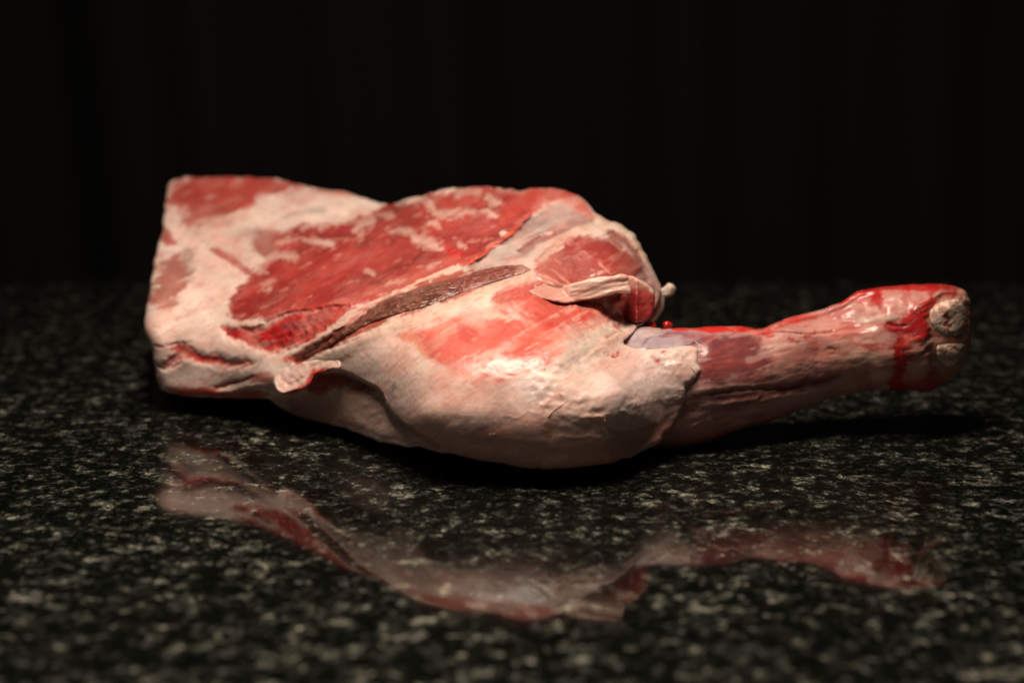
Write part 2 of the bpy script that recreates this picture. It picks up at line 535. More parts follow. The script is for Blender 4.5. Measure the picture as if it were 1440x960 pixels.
# ---- haunch: colours and relief
H = Map(FAT, 0.42)
def build_haunch_map():
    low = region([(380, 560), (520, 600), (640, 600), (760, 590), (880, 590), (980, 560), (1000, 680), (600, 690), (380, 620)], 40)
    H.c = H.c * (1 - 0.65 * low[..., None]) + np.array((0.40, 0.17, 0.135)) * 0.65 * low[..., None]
    H.specks((0.70, 0.46, 0.38), 34, 0.05, 0.6, 40, soft=0.5)
    H.specks((0.62, 0.50, 0.41), 24, 0.1, 0.3, 44, soft=0.4, ang=-0.4, stretch=1.6)
    H.poly([(862, 600), (905, 590), (940, 570), (975, 560), (975, 620), (900, 665), (840, 665)], (0.34, .16, .13), 16, .8, warp=2)
    # upper left lean face
    H.poly([(236, 262), (250, 250), (300, 244), (395, 247), (416, 260), (380, 271), (352, 285), (320, 302), (285, 311), (268, 322), (262, 300), (248, 287), (238, 288)], MEATL, 7, wet=.3, warp=1.8)
    H.poly([(262, 300), (320, 285), (350, 278), (320, 302), (285, 311), (268, 320)], (0.30, .07, .05), 8, .6)
    H.line([(333, 296), (340, 285), (352, 279), (350, 292)], 3, BRED, .7)
    H.poly([(228, 318), (242, 322), (246, 338), (230, 342)], MEATL, 3, .9)
    H.poly([(233, 360), (258, 352), (274, 353), (268, 376), (260, 400), (256, 416), (240, 428), (216, 434), (212, 415), (220, 385)], (0.32, .09, .065), 8, .9, wet=.35, warp=2.2)
    H.poly([(250, 354), (275, 352), (270, 385), (262, 380)], GREY, 6, .5)
    # greyish streaks in the fat behind
    H.line([(395, 303), (415, 302), (440, 296), (460, 292)], 3.5, (0.40, .31, .26), .7, soft=4)
    H.line([(290, 318), (310, 312), (325, 316)], 5, (0.45, .25, .2), .6, soft=5)
    H.line([(320, 334), (345, 328), (372, 330)], 6, (0.42, .30, .26), .7, soft=6)
    H.line([(436, 268), (470, 270), (500, 277)], 3, BRED, .6)
    # big lean face
    big = [(330, 415), (342, 390), (356, 380), (374, 362), (350, 347), (366, 327), (412, 320), (460, 317), (500, 308), (545, 290), (580, 282), (620, 272), (660, 262), (700, 260), (745, 260), (790, 262), (815, 275), (780, 285), (758, 290), (742, 308), (715, 335), (690, 352), (655, 377), (640, 374), (580, 399), (540, 413), (500, 426), (440, 433), (400, 438), (375, 449), (350, 447), (335, 451), (325, 435)]
    H.poly(big, MEAT, 5, wet=.7, warp=1.3)
    rb = region(big, 6)
    ang = -0.42
    H.specks((0.42, .055, .042), 16, 0.05, .6, 50, rb, ang, 3.5, soft=.4)
    H.specks((0.19, .018, .014), 14, 0.15, .6, 51, rb, ang, 4, soft=.4)
    H.specks((0.56, .24, .18), 6, 0.52, .5, 52, rb, ang, 3.0, soft=.25)
    H.line([(298, 350), (318, 358), (338, 372), (352, 384)], 5.5, MEAT, .9)
    H.poly([(338, 330), (375, 322), (392, 335), (380, 350), (350, 352)], (0.44, .27, .22), 22, .6, warp=2.5)
    for p, w in [([(318, 350), (345, 363), (360, 377), (380, 384)], 3.5), ([(362, 375), (385, 361), (402, 358), (426, 365)], 5),
                 ([(395, 341), (415, 336), (432, 337), (456, 346)], 3.0), ([(450, 338), (458, 343), (468, 347)], 6.5),
                 ([(550, 324), (575, 330), (600, 342), (620, 350)], 5.5), ([(592, 306), (605, 314), (618, 321)], 4),
                 ([(535, 303), (548, 306), (556, 309)], 3.5), ([(480, 308), (500, 302), (525, 296)], 6), ([(498, 322), (515, 316), (525, 305)], 5),
                 ([(576, 281), (600, 287), (618, 300), (640, 297)], 5), ([(640, 272), (655, 270), (672, 270)], 4),
                 ([(678, 295), (690, 299), (704, 308)], 6), ([(632, 300), (650, 297), (672, 297)], 3.5), ([(688, 275), (698, 282), (708, 284)], 5), ([(712, 264), (728, 268), (740, 270)], 3.5),
                 ([(510, 382), (518, 385), (526, 388)], 3), ([(638, 340), (648, 346), (655, 352)], 2.5), ([(372, 408), (380, 400), (392, 396)], 2)]:
        H.line(p, w, (0.58, .36, .29), .82, wet=.35, h=.4, soft=5, warp=1.4)
    for p, w in [([(612, 280), (625, 282), (640, 286)], 8), ([(648, 286), (662, 280), (680, 283)], 7), ([(712, 312), (722, 295), (745, 280), (768, 272)], 12),
                 ([(745, 274), (775, 266), (805, 274), (828, 292)], 8)]:
        H.line(p, w, (0.42, .05, .035), .85, wet=.4, soft=7)
    H.line([(742, 300), (765, 283), (790, 280), (815, 292), (838, 306)], 7, (0.40, .05, .035), .85, soft=4)
    H.poly([(618, 346), (636, 350), (652, 357), (650, 364), (634, 362)], BRED, 3, wet=.9)
    # raised edge of the big face and the wet cut below it
    lip = [(318, 462), (350, 460), (375, 449), (400, 438), (440, 433), (500, 426), (540, 413), (580, 399), (625, 380), (650, 371)]
    H.line(lip[2:], 3.2, BRED, .9, wet=.9, soft=2)
    H.line([(460, 430), (520, 412), (580, 388), (620, 370), (645, 362)], 6, (0.52, .13, .10), .6, wet=.8, soft=6)
    H.line([(540, 402), (556, 397), (570, 392)], 3, FATP, .6)
    H.line([(600, 380), (610, 374), (620, 368)], 3.5, FATP, .6)
    cav = [(312, 463), (330, 460), (352, 466), (375, 452), (400, 441), (440, 437), (490, 430), (505, 430), (490, 446), (462, 460), (432, 477), (405, 490), (385, 496), (365, 491), (340, 481), (320, 474)]
    H.poly(cav, (0.38, .012, .014), 4, wet=1.0, h=-3.2, hs=9)
    H.line([(395, 462), (430, 450), (470, 440)], 6, (0.26, .05, .05), .8, wet=1)
    H.line([(380, 490), (400, 486), (430, 474)], 4, (0.50, .08, .06), .6, wet=1)
    H.poly([(344, 456), (362, 462), (364, 488), (346, 482)], (0.55, .2, .15), 3, .45, wet=1)
    H.line([(318, 470), (326, 467), (334, 466)], 2.5, (0.03, .005, .005), .8)
    H.step(lip, 3.0, 3.0, 14)
    # slit in the corner fat
    slit = [(228, 514), (240, 500), (247, 488), (256, 485), (275, 492), (300, 499), (330, 504), (352, 508), (345, 513), (315, 514), (290, 508), (262, 505), (245, 508), (234, 518)]
    H.poly(slit, (0.52, .04, .03), 4, wet=.9, h=-2.6, hs=8)
    H.line([(300, 503), (325, 509), (345, 510)], 3, (0.30, .02, .015), .8, wet=.9)
    H.line([(242, 503), (252, 489), (262, 488)], 3, (0.30, .02, .015), .8, wet=.9)
    H.line([(212, 484), (225, 487), (240, 486), (265, 482), (276, 481)], 1.2, (0.3, .14, .1), .7, h=-1.3)
    H.line([(218, 512), (226, 518), (232, 520)], 1.6, (0.05, .01, .01), .8, h=-2.5)
    H.line([(200, 470), (206, 462), (208, 480)], 4, PINK, .5, soft=4)
    H.line([(212, 458), (225, 460)], 1.3, (0.3, .2, .15), .6, h=-1)
    # lower lip
    H.line([(296, 546), (315, 540), (340, 534), (360, 529)], 2.2, (0.38, .04, .03), .9, wet=.8, h=-2.2)
    H.poly([(352, 531), (372, 523), (386, 524), (384, 536), (366, 540)], (0.55, .10, .06), 4, .9, wet=.6)
    H.line([(238, 547), (265, 550), (300, 552), (345, 555), (380, 553)], 6, (0.48, .07, .045), .95, wet=.5)
    H.line([(300, 549), (325, 549), (350, 543), (370, 540)], 2.2, FAT, .9, h=1)
    # seam fat between cut and dark strip
    H.line([(395, 512), (425, 492), (470, 463), (505, 442), (540, 420), (580, 404), (630, 386), (680, 376)], 5.5, (0.63, .46, .36), .95, wet=.5, h=1.6, soft=2.5)
    H.poly([(400, 500), (425, 488), (440, 478), (458, 470), (450, 480), (430, 494), (412, 506)], (0.55, .13, .09), 4, .5)
    groove = [(408, 504), (440, 486), (480, 458), (520, 430), (570, 406), (620, 392), (670, 379), (715, 371), (742, 376), (742, 386), (700, 400), (650, 418), (600, 436), (540, 455), (490, 478), (450, 498), (420, 510)]
    H.poly(groove, (0.30, .06, .04), 3, wet=.9, h=-2.0, hs=6)
    H.line([(398, 507), (412, 503), (430, 498)], 4, (0.55, .08, .05), .8, wet=.8)
    # fat band below the strip
    H.line([(440, 512), (490, 488), (545, 462), (600, 443), (655, 421), (700, 402), (740, 386), (770, 366)], 8, (0.64, .48, .37), .9, h=1.2, soft=4)
    H.line([(430, 520), (460, 505), (490, 500), (520, 488)], 2, (0.6, .25, .19), .6)
    H.line([(405, 540), (440, 520), (465, 512)], 1.6, (0.5, .25, .18), .5, h=-.8)
    # flap edge and the darker body under it
    H.step([(382, 556), (398, 554), (425, 546), (442, 530), (458, 521), (480, 520), (505, 530), (528, 543), (542, 562), (556, 584), (580, 600), (605, 616), (640, 640)], 9.0, 3.0, 26)
    H.line([(398, 553), (416, 549), (432, 540), (440, 527), (452, 520), (465, 519)], 3.0, BRED, .9, wet=.95, soft=2)
    H.poly([(430, 548), (448, 526), (475, 523), (505, 533), (525, 545), (500, 552), (470, 545), (455, 560)], (0.36, .03, .022), 4, .9, wet=.8)
    H.poly([(478, 548), (505, 548), (535, 562), (555, 592), (530, 596), (500, 585), (480, 568)], (0.56, .34, .27), 6, .8, wet=.6)
    H.poly([(400, 560), (440, 556), (470, 566), (500, 592), (470, 600), (420, 590)], (0.40, .16, .12), 7, .7, wet=.6)
    H.line([(560, 592), (580, 604), (600, 618), (615, 628)], 4, (0.30, .10, .06), .7)
    H.line([(386, 530), (386, 542), (392, 552)], 1.5, (0.6, .4, .32), .6, h=1.0)
    # bulge: red lean showing through
    red = [(560, 472), (600, 458), (657, 441), (690, 425), (702, 407), (748, 396), (770, 402), (785, 425), (850, 436), (862, 452), (835, 463), (808, 485), (775, 511), (742, 522), (712, 540), (680, 545), (650, 536), (622, 517), (598, 500), (580, 482)]
    rr = region(red, 16)
    mt = np.clip(0.95 + 0.8 * fbm(gu, gv, 34, 4, 60, -0.5, 1.6), 0, 1)
    H.poly(red, ORED, 8, .92, wet=.6, tex=mt)
    red2 = [(690, 430), (705, 408), (748, 398), (780, 424), (850, 438), (858, 453), (820, 470), (790, 496), (760, 510), (720, 500), (700, 470)]
    H.poly(red2, (0.50, .055, .035), 14, .75, wet=.6, tex=np.clip(0.75 + 1.1 * fbm(gu, gv, 26, 4, 61, 0.7, 1.8), 0, 1))
    H.specks((0.60, .30, .23), 22, 0.22, .55, 62, rr, -0.45, 2.6, soft=.35)
    H.specks((0.62, .34, .27), 6, 0.35, .55, 63, rr, -0.5, 5.0, soft=.3)
    H.specks((0.42, .03, .02), 9, 0.30, .55, 64, rr, 0.6, 3.0, soft=.3)
    H.line([(660, 452), (690, 441), (712, 446), (730, 436)], 4, (0.6, .36, .28), .7, soft=4)
    H.line([(690, 530), (730, 517), (762, 500)], 3, (0.6, .36, .28), .6, soft=4)
    H.line([(560, 470), (580, 478), (600, 500)], 6, (0.62, .22, .12), .7, soft=5)
    H.poly([(610, 510), (650, 535), (700, 540), (720, 570), (680, 580), (630, 560)], (0.60, .30, .24), 18, .5, wet=.7)
    H.poly([(700, 404), (748, 396), (765, 405), (745, 418), (710, 424), (690, 424)], (0.42, .06, .045), 5, .8, wet=1)
    H.f += region([(700, 404), (748, 396), (765, 405), (745, 418), (710, 424), (690, 424)], 8) * 0.3 * fbm(gu, gv, 4, 2, 99)
    # grey spot of fat, dark dot and other patches on the bulge
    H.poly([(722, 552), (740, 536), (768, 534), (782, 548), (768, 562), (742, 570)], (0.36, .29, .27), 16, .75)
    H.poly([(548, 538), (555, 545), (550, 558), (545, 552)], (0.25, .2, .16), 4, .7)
    H.poly([(800, 470), (850, 455), (880, 458), (860, 490), (850, 530), (830, 570), (790, 560), (770, 530), (780, 500)], (0.68, .52, .43), 16, .7)
    H.poly([(860, 510), (930, 505), (965, 530), (940, 570), (890, 590), (850, 570)], (0.54, .40, .37), 20, .8)
    H.poly([(930, 490), (980, 487), (985, 520), (960, 550), (930, 520)], (0.56, .40, .33), 10, .7)
    H.poly([(675, 606), (700, 601), (716, 606), (704, 618), (680, 622)], (0.50, .12, .06), 7, .8)
    H.poly([(760, 590), (785, 592), (775, 618), (760, 622)], (0.24, .06, .045), 8, .8)
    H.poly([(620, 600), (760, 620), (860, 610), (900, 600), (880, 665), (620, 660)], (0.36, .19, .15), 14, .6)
    H.line([(816, 586), (845, 586), (850, 600), (865, 610), (882, 611)], 2.2, (0.45, .2, .14), .7, h=1.2)
    for p, r_ in [((919, 505), 5), ((925, 512), 3), ((938, 496), 5), ((857, 500), 4), ((790, 571), 4), ((786, 557), 3)]:
        H.poly([(p[0] - r_ * 1.2, p[1] - r_ * .4), (p[0], p[1] - r_), (p[0] + r_ * 1.3, p[1]), (p[0] + r_ * .3, p[1] + r_)], BLOOD, 2, .9, wet=.9, warp=1.3)
    H.line([(818, 508), (830, 500), (838, 490), (850, 486)], 1.8, (.68, .55, .44), .6, h=1.0)
    # wrinkled fat wedge
    rw = region([(780, 500), (840, 455), (890, 452), (880, 480), (980, 490), (960, 560), (880, 600), (780, 590), (740, 560)], 12)
    H.h += rw * (0.6 * (1 - np.abs(fbm(gu, gv, 20, 3, 70, -0.6, 2.2))) + 0.5 * fbm(gu, gv, 9, 3, 71, 0.3, 2.0))
    # upper right: silvery membrane hollow, lips and folds
    mem = [(656, 378), (700, 346), (740, 311), (762, 296), (790, 289), (822, 300), (842, 312), (806, 326), (775, 336), (745, 354), (705, 374)]
    H.poly(mem, (.27, .195, .175), 4, wet=.6, h=-5.5, hs=10)
    H.line([(690, 360), (712, 352), (735, 345)], 2, (.42, .33, .28), .8, h=1.2)
    H.line([(770, 312), (800, 305), (820, 308)], 2.5, (.36, .27, .24), .7, h=1)
    H.poly([(700, 350), (740, 335), (740, 352), (705, 374), (670, 376)], (0.44, .35, .30), 7, .7)
    H.line([(730, 352), (748, 340), (762, 334), (780, 330)], 2.5, (0.14, .03, .03), .85, h=-2.2)
    H.line([(700, 352), (725, 343), (745, 331), (780, 318)], 2, (.52, .42, .36), .6, h=.8)
    H.line([(705, 330), (712, 328), (716, 334)], 4, FAT, .8)
    H.line([(745, 358), (780, 342), (815, 324), (850, 315)], 6, (0.60, .46, .37), .9, h=2.5, soft=3)
    H.line([(652, 376), (680, 358), (712, 334), (735, 310), (748, 295)], 2.6, (0.55, .06, .03), .95, wet=.7, h=2.5)
    H.step([(748, 292), (735, 310), (712, 334), (680, 358), (652, 378)][::-1], 4.0, 3, 16)
    H.poly([(700, 372), (745, 356), (765, 350), (750, 372), (735, 382), (700, 378)], (0.54, .40, .35), 5, .8, wet=.7)
    # rim
    H.line([(838, 306), (868, 320), (892, 338), (908, 362), (916, 388)], 12, (0.58, .45, .34), .95, soft=4, h=1.5)
    H.line([(856, 330), (866, 340), (872, 354)], 7, (0.22, .05, .04), .8, h=-3.5, soft=5)
    H.poly([(888, 368), (905, 372), (918, 395), (928, 408), (915, 415), (895, 395)], (0.28, .10, .085), 6, .85)
    # round mound
    mound = [(750, 382), (768, 352), (798, 336), (830, 333), (862, 342), (885, 360), (898, 382), (885, 392), (850, 394), (812, 405), (775, 402)]
    H.dome(mound, 6.0, 34)
    H.poly(mound, (0.30, .038, .032), 5, wet=.7)
    rm = region(mound, 5)
    H.specks((0.27, .035, .028), 12, 0.1, .6, 80, rm, 0.5, 3, soft=.4)
    H.specks((0.56, .28, .22), 7, 0.45, .6, 81, rm, 0.7, 3, soft=.3)
    H.poly([(786, 372), (800, 362), (825, 362), (840, 385), (820, 392), (795, 388)], (0.34, .09, .075), 6, .7, wet=1.0)
    H.f += rm * (0.10 * fbm(gu, gv, 4, 3, 97, .6, 2) ) + region([(786, 372), (800, 362), (825, 362), (840, 385), (820, 392), (795, 388)], 12) * 0.35 * fbm(gu, gv, 3.5, 2, 98)
    H.line([(760, 368), (772, 355), (790, 345)], 6, (0.62, .42, .33), .85, soft=3)
    H.line([(752, 385), (775, 394), (800, 402)], 2.0, (0.60, .38, .3), .6)
    H.line([(745, 410), (770, 405), (790, 412)], 1.6, (0.12, .03, .02), .7, h=-1.5)
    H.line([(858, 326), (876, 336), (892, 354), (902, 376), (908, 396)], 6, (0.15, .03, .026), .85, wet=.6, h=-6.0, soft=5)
    H.line([(733, 354), (752, 340), (775, 330), (800, 322)], 3.5, (0.16, .05, .045), .75, h=-3.5, soft=4)
    H.line([(700, 366), (730, 360), (752, 348)], 2.5, (0.30, .2, .18), .6, h=-2)
    H.line([(758, 362), (772, 352), (792, 341)], 2, (0.28, .08, .06), .5, h=-1.5)
    # dark cavity under the tendon
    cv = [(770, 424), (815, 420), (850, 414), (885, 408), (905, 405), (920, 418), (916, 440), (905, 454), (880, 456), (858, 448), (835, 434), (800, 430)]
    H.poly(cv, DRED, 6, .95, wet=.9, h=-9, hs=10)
    H.poly([(890, 398), (915, 405), (920, 425), (905, 425), (892, 412)], (0.50, .22, .17), 4, .85, h=5)
    H.poly([(905, 425), (919, 425), (916, 442), (904, 448)], (0.40, .06, .045), 4, .8, h=4, wet=.9)
    # lumpy fat where the sheath meets the shank
    for (a, b, c) in [((835, 470), (862, 455), (882, 452)), ((850, 480), (872, 468), (886, 456))]:
        H.line([a, b, c], 6, (0.62, .47, .38), .85, h=1.3, soft=4)
    H.line([(862, 452), (870, 458), (872, 450)], 3, BLOOD, .85, wet=.9)
    H.line([(852, 474), (866, 466), (880, 462)], 1.6, (0.35, .26, .19), .7, h=-1.6)
    # large soft relief and fine fibres everywhere
    H.h += 0.9 * fbm(gu, gv, 60, 2, 90) + 0.25 * fbm(gu, gv, 24, 2, 91, -0.4, 1.8)
    H.f += 0.10 * fbm(gu, gv, 7, 3, 92, -0.45, 2.6) + 0.04 * fbm(gu, gv, 3, 2, 93)
    H.f += rb * (0.42 * fbm(gu, gv, 6, 3, 94, -0.45, 2.6))
    H.w += rb * .2
    H.f += rr * (0.08 * fbm(gu, gv, 4, 3, 95, 0.6, 3.5))
    H.f += region(cav, 4) * 0.8 * fbm(gu, gv, 8, 3, 96)
build_haunch_map()
# ---- shank
S = Map((0.50, 0.23, 0.19), 0.75)
def hock_blood():
    tx = np.clip(.72 + .9 * fbm(gu, gv, 14, 4, 420, .5, 1.5), 0, 1)
    S.line([(1205, 412), (1250, 402), (1300, 400), (1345, 403)], 8, (0.38, .014, .012), .9, wet=.95, soft=4, tex=tx)
    S.line([(1214, 402), (1228, 414), (1236, 432)], 7, BLOOD, .8, wet=.9, soft=4)
    S.poly([(1244, 452), (1268, 448), (1288, 430), (1306, 412), (1335, 405), (1350, 410), (1325, 420), (1308, 440), (1304, 472), (1285, 484), (1262, 482), (1268, 468), (1248, 464)], (.30, .007, .006), 5, .9, wet=.95, tex=tx)
    S.poly([(1254, 484), (1278, 482), (1284, 500), (1276, 530), (1278, 552), (1252, 552), (1257, 520)], (0.36, .009, .008), 4, .95, wet=.95, tex=tx)
    S.line([(1070, 462), (1110, 452), (1150, 443)], 6, (0.50, .03, .022), .7, soft=5, wet=.9, tex=tx)
    S.line([(945, 462), (1000, 461), (1060, 464)], 5, (0.55, .02, .015), .85, soft=3, wet=.95, tex=tx)
    S.poly([(1255, 530), (1300, 525), (1330, 530), (1310, 552), (1260, 553)], (.44, .03, .02), 8, .7, wet=.9, tex=tx)
def build_shank_map():
    S.specks((0.58, 0.36, 0.30), 34, 0.05, .6, 140, soft=.5, ang=-.15, stretch=2.5)
    S.specks((0.40, 0.17, 0.15), 22, 0.1, .5, 141, soft=.4, ang=-.15, stretch=3)
    S.poly([(850, 500), (880, 465), (940, 458), (1000, 460), (1030, 475), (1010, 488), (940, 494), (880, 500)], MAUVE, 6, .95, wet=.7)
    S.line([(900, 486), (915, 474), (940, 468), (965, 466)], 2.0, (0.18, .10, .12), .8, h=-.6)
    S.line([(880, 476), (900, 470), (930, 470)], 4, (.46, .38, .38), .6, soft=4)
    S.line([(925, 472), (950, 469), (975, 472)], 3.5, (0.24, .07, .09), .7)
    S.poly([(975, 478), (1000, 466), (1035, 464), (1066, 474), (1086, 498), (1078, 518), (1045, 530), (1000, 534), (975, 525)], WINE, 12, .9, wet=.7, warp=1.8)
    S.poly([(1000, 500), (1040, 498), (1060, 512), (1030, 527), (1000, 528)], (0.36, .10, .09), 16, .6, warp=2)
    S.line([(985, 492), (1000, 478), (1012, 470)], 1.8, (.45, .12, .1), .6)
    S.line([(930, 461), (985, 460), (1030, 460), (1072, 466), (1095, 460)], 5, (0.58, .04, .025), .95, wet=.95)
    S.specks((0.60, .25, .19), 8, .3, .5, 150, region([(930, 455), (1095, 455), (1095, 470), (930, 470)], 4), 0, 3, wet=1)
    S.line([(1050, 464), (1110, 467), (1160, 468), (1200, 461), (1232, 454)], 1.4, (0.20, .04, .03), .85, h=-2.2, warp=.4)
    S.line([(1075, 458), (1100, 450), (1130, 445)], 8, (0.50, .05, .035), .7, soft=6)
    S.line([(1060, 462), (1072, 468), (1090, 474)], 3.5, BLOOD, .7)
    for p in [(1117, 478, 5), (1140, 473, 5), (1182, 475, 3.5), (1205, 462, 4), (1222, 474, 3), (1145, 462, 3)]:
        S.poly([(p[0] - p[2] * 1.5, p[1]), (p[0] - 1, p[1] - p[2] * 1.2), (p[0] + p[2], p[1] - 1), (p[0] + p[2] * .8, p[1] + p[2] * 1.4)], (0.38, .03, .022), 3, .75, wet=.8, warp=1.6)
    S.poly([(1140, 482), (1165, 480), (1178, 495), (1172, 506), (1150, 504)], (0.42, .14, .10), 8, .7)
    S.line([(1163, 492), (1168, 490), (1172, 496), (1166, 500)], 1.3, (.25, .12, .09), .8, h=-.8)
    S.poly([(1175, 470), (1230, 468), (1250, 490), (1240, 520), (1190, 522), (1172, 500)], (0.58, .28, .20), 14, .6)
    S.line([(1205, 455), (1235, 446), (1262, 440)], 6, (0.60, .48, .38), .7, soft=4, wet=.7, h=.8)
    S.line([(1195, 505), (1215, 502), (1235, 508)], 7, (0.60, .44, .33), .6, soft=6)
    # blood on the hock
    S.specks((0.42, 0.05, 0.04), 20, .0, .6, 160, region([(1170, 395), (1375, 395), (1375, 560), (1230, 560), (1180, 470)], 30), .3, 1.5, soft=.5, wet=.8)
    S.line([(1180, 424), (1212, 406), (1250, 400), (1300, 400), (1345, 402)], 9, (0.50, .02, .015), .95, wet=.95)
    S.line([(1212, 400), (1228, 412), (1234, 428)], 8, BLOOD, .85, wet=.9, soft=4)
    S.line([(1198, 415), (1218, 410)], 6, (.48, .04, .03), .7, soft=4)
    S.poly([(1244, 452), (1268, 450), (1290, 430), (1308, 412), (1335, 406), (1350, 410), (1325, 420), (1308, 440), (1304, 470), (1285, 482), (1262, 480), (1268, 468), (1248, 462)], BLOOD, 4, .95, wet=.95)
    S.line([(1247, 455), (1262, 457), (1280, 456)], 2, (.08, .006, .006), .8, h=-1.2)
    S.poly([(1256, 486), (1276, 484), (1282, 500), (1274, 530), (1276, 552), (1254, 552), (1258, 520)], (0.40, .01, .008), 4, .95, wet=.95)
    S.line([(1285, 440), (1295, 426), (1310, 418)], 3.5, FATP, .8, h=1.2, wet=.8)
    S.poly([(1280, 472), (1300, 472), (1300, 492), (1284, 500), (1272, 488)], (0.55, .22, .16), 5, .7, h=1.2)
    S.poly([(1305, 505), (1318, 522), (1340, 528), (1320, 548), (1290, 552), (1300, 530)], (0.38, .05, .03), 7, .8)
    S.poly([(1282, 505), (1300, 500), (1306, 520), (1296, 535), (1282, 530)], FATP, 7, .5)
    # hollow and tendon bands along the lower side
    S.line([(990, 555), (1040, 548), (1100, 545), (1180, 530)], 3, (0.20, .05, .05), .8, h=-1.5, soft=4)
    S.line([(1090, 550), (1130, 540), (1178, 530)], 7, (0.22, .035, .04), .75, soft=6)
    S.line([(990, 570), (1060, 562), (1120, 556), (1170, 548)], 4, (.48, .32, .27), .6, h=1.5, soft=4)
    S.line([(960, 600), (1040, 586), (1100, 572)], 4, (.44, .28, .24), .6, h=1.2, soft=4)
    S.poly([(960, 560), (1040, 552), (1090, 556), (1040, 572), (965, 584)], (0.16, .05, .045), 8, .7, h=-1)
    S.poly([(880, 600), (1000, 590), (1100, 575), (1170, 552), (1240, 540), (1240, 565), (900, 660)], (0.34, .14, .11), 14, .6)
    S.h += 0.7 * fbm(gu, gv, 50, 2, 190) + 0.2 * fbm(gu, gv, 18, 3, 191, -.15, 2.5)
    S.h += region([(1185, 395), (1375, 395), (1375, 560), (1200, 560)], 20) * 0.5 * fbm(gu, gv, 24, 2, 195)
    S.f += 0.16 * fbm(gu, gv, 6, 3, 192, -.15, 3)
    # knuckle end: rim of membrane round two cut bones
    S.poly([(1300, 440), (1318, 416), (1345, 412), (1370, 425), (1375, 510), (1350, 530), (1318, 522), (1305, 500), (1308, 478)], (0.42, .20, .14), 5, .8, h=-1.5)
    S.line([(1310, 418), (1330, 408), (1352, 412), (1364, 428)], 3.5, (.55, .34, .25), .8, h=1.8)
build_shank_map()
_rb = region([(560, 472), (600, 458), (690, 425), (748, 396), (850, 436), (835, 463), (775, 511), (680, 545), (622, 517)], 16) + region([(330, 450), (326, 420), (356, 380), (366, 327), (460, 317), (600, 275), (780, 262), (742, 308), (655, 377), (540, 413), (400, 438)], 20)
for _p, _w in [([(862, 500), (900, 504), (945, 500), (980, 496)], 2.2), ([(800, 560), (850, 545), (900, 530), (960, 522)], 1.8), ([(820, 590), (870, 575), (930, 560), (975, 540)], 1.6),
               ([(840, 530), (890, 515), (940, 512), (982, 514)], 1.5), ([(700, 590), (760, 575), (820, 560), (880, 548)], 1.5), ([(780, 620), (840, 612), (900, 600), (950, 580)], 1.6)]:
    H.line(_p, _w, (.66, .52, .47), .55, wet=.8, h=.5, warp=1.5, soft=2.5)
H.poly([(560, 500), (640, 545), (760, 560), (840, 590), (800, 630), (680, 630), (590, 580)], (0.62, .36, .29), 40, .5, warp=2)
_fat = np.clip((H.c[..., 1] - .2) / .15, 0, 1)
H.specks((.74, .57, .50), 9, .12, .35, 310, _fat, -.45, 2.0, soft=.5)
H.specks((.52, .20, .155), 3.5, .5, .45, 313, _fat, -.7, 4.0, soft=.3)
H.specks((.40, .11, .085), 2.6, .15, .45, 314, (1 - _fat) * .6, -.45, 6.0, soft=.3)
H.f = blur(H.f, 1, 1) * (1 - .5 * _fat) + H.f * 0
# thin veils over everything: blood tint in the fat, silverskin over the lean
H.specks((0.56, .20, .15), 46, 0.02, .30, 300, 1 - .8 * _rb, -.4, 1.6, soft=.7)
H.specks((0.55, .24, .19), 9, 0.25, .30, 301, 1 - .8 * _rb, -.45, 3.0, soft=.5)
H.specks((0.58, .42, .37), 13, 0.20, .30, 302, 1 - .8 * _rb, -.45, 4.0, soft=.5)
S.specks((0.42, .07, .055), 12, 0.20, .35, 303, None, -.15, 3.0, soft=.5)
S.specks((0.60, .38, .32), 9, 0.28, .4, 304, None, -.15, 4.0, soft=.5)
hock_blood()

SO = [(800, 540), (815, 490), (848, 470), (882, 465), (905, 459), (930, 462), (955, 461), (985, 460), (1030, 458), (1070, 461), (1085, 456), (1110, 446), (1150, 437), (1182, 425), (1203, 411), (1225, 405), (1260, 401), (1300, 399), (1335, 401), (1353, 406), (1364, 420), (1367, 450), (1365, 480), (1362, 500), (1352, 518), (1335, 534), (1310, 549), (1280, 549), (1240, 550), (1200, 553), (1170, 560), (1130, 575), (1090, 590), (1050, 602), (1000, 620), (950, 637), (900, 645), (860, 645), (830, 600)]
UA = [800, 880, 950, 1000, 1080, 1150, 1200, 1280, 1370]
AX = [.795, .795, .795, .795, .803, .812, .814, .814, .812]     # axis distance
RX = [95, 90, 86, 78, 68, 58, 60, 70, 66]
def s_front(U, V, s):
    ax, rr = np.interp(U, UA, AX), np.interp(U, UA, RX)
    rr = np.where(U > 1300, rr - (U - 1300) * 0.25, rr)
    hh = sample(S.h, U.ravel(), V.ravel()).reshape(U.shape) * 0.001
    # upper bone lobe stands a little behind the lower tendon side
    lob = 0.006 * ss((470 - V) / 20) * ss((U - 1050) / 60) * ss((1260 - U) / 60)
    return ax - rr * ax / FPX * g(s / rr) + lob * ss(s / 12) - hh * ss(s / 6)
SLINE = smooth_poly(SO, True, 3)

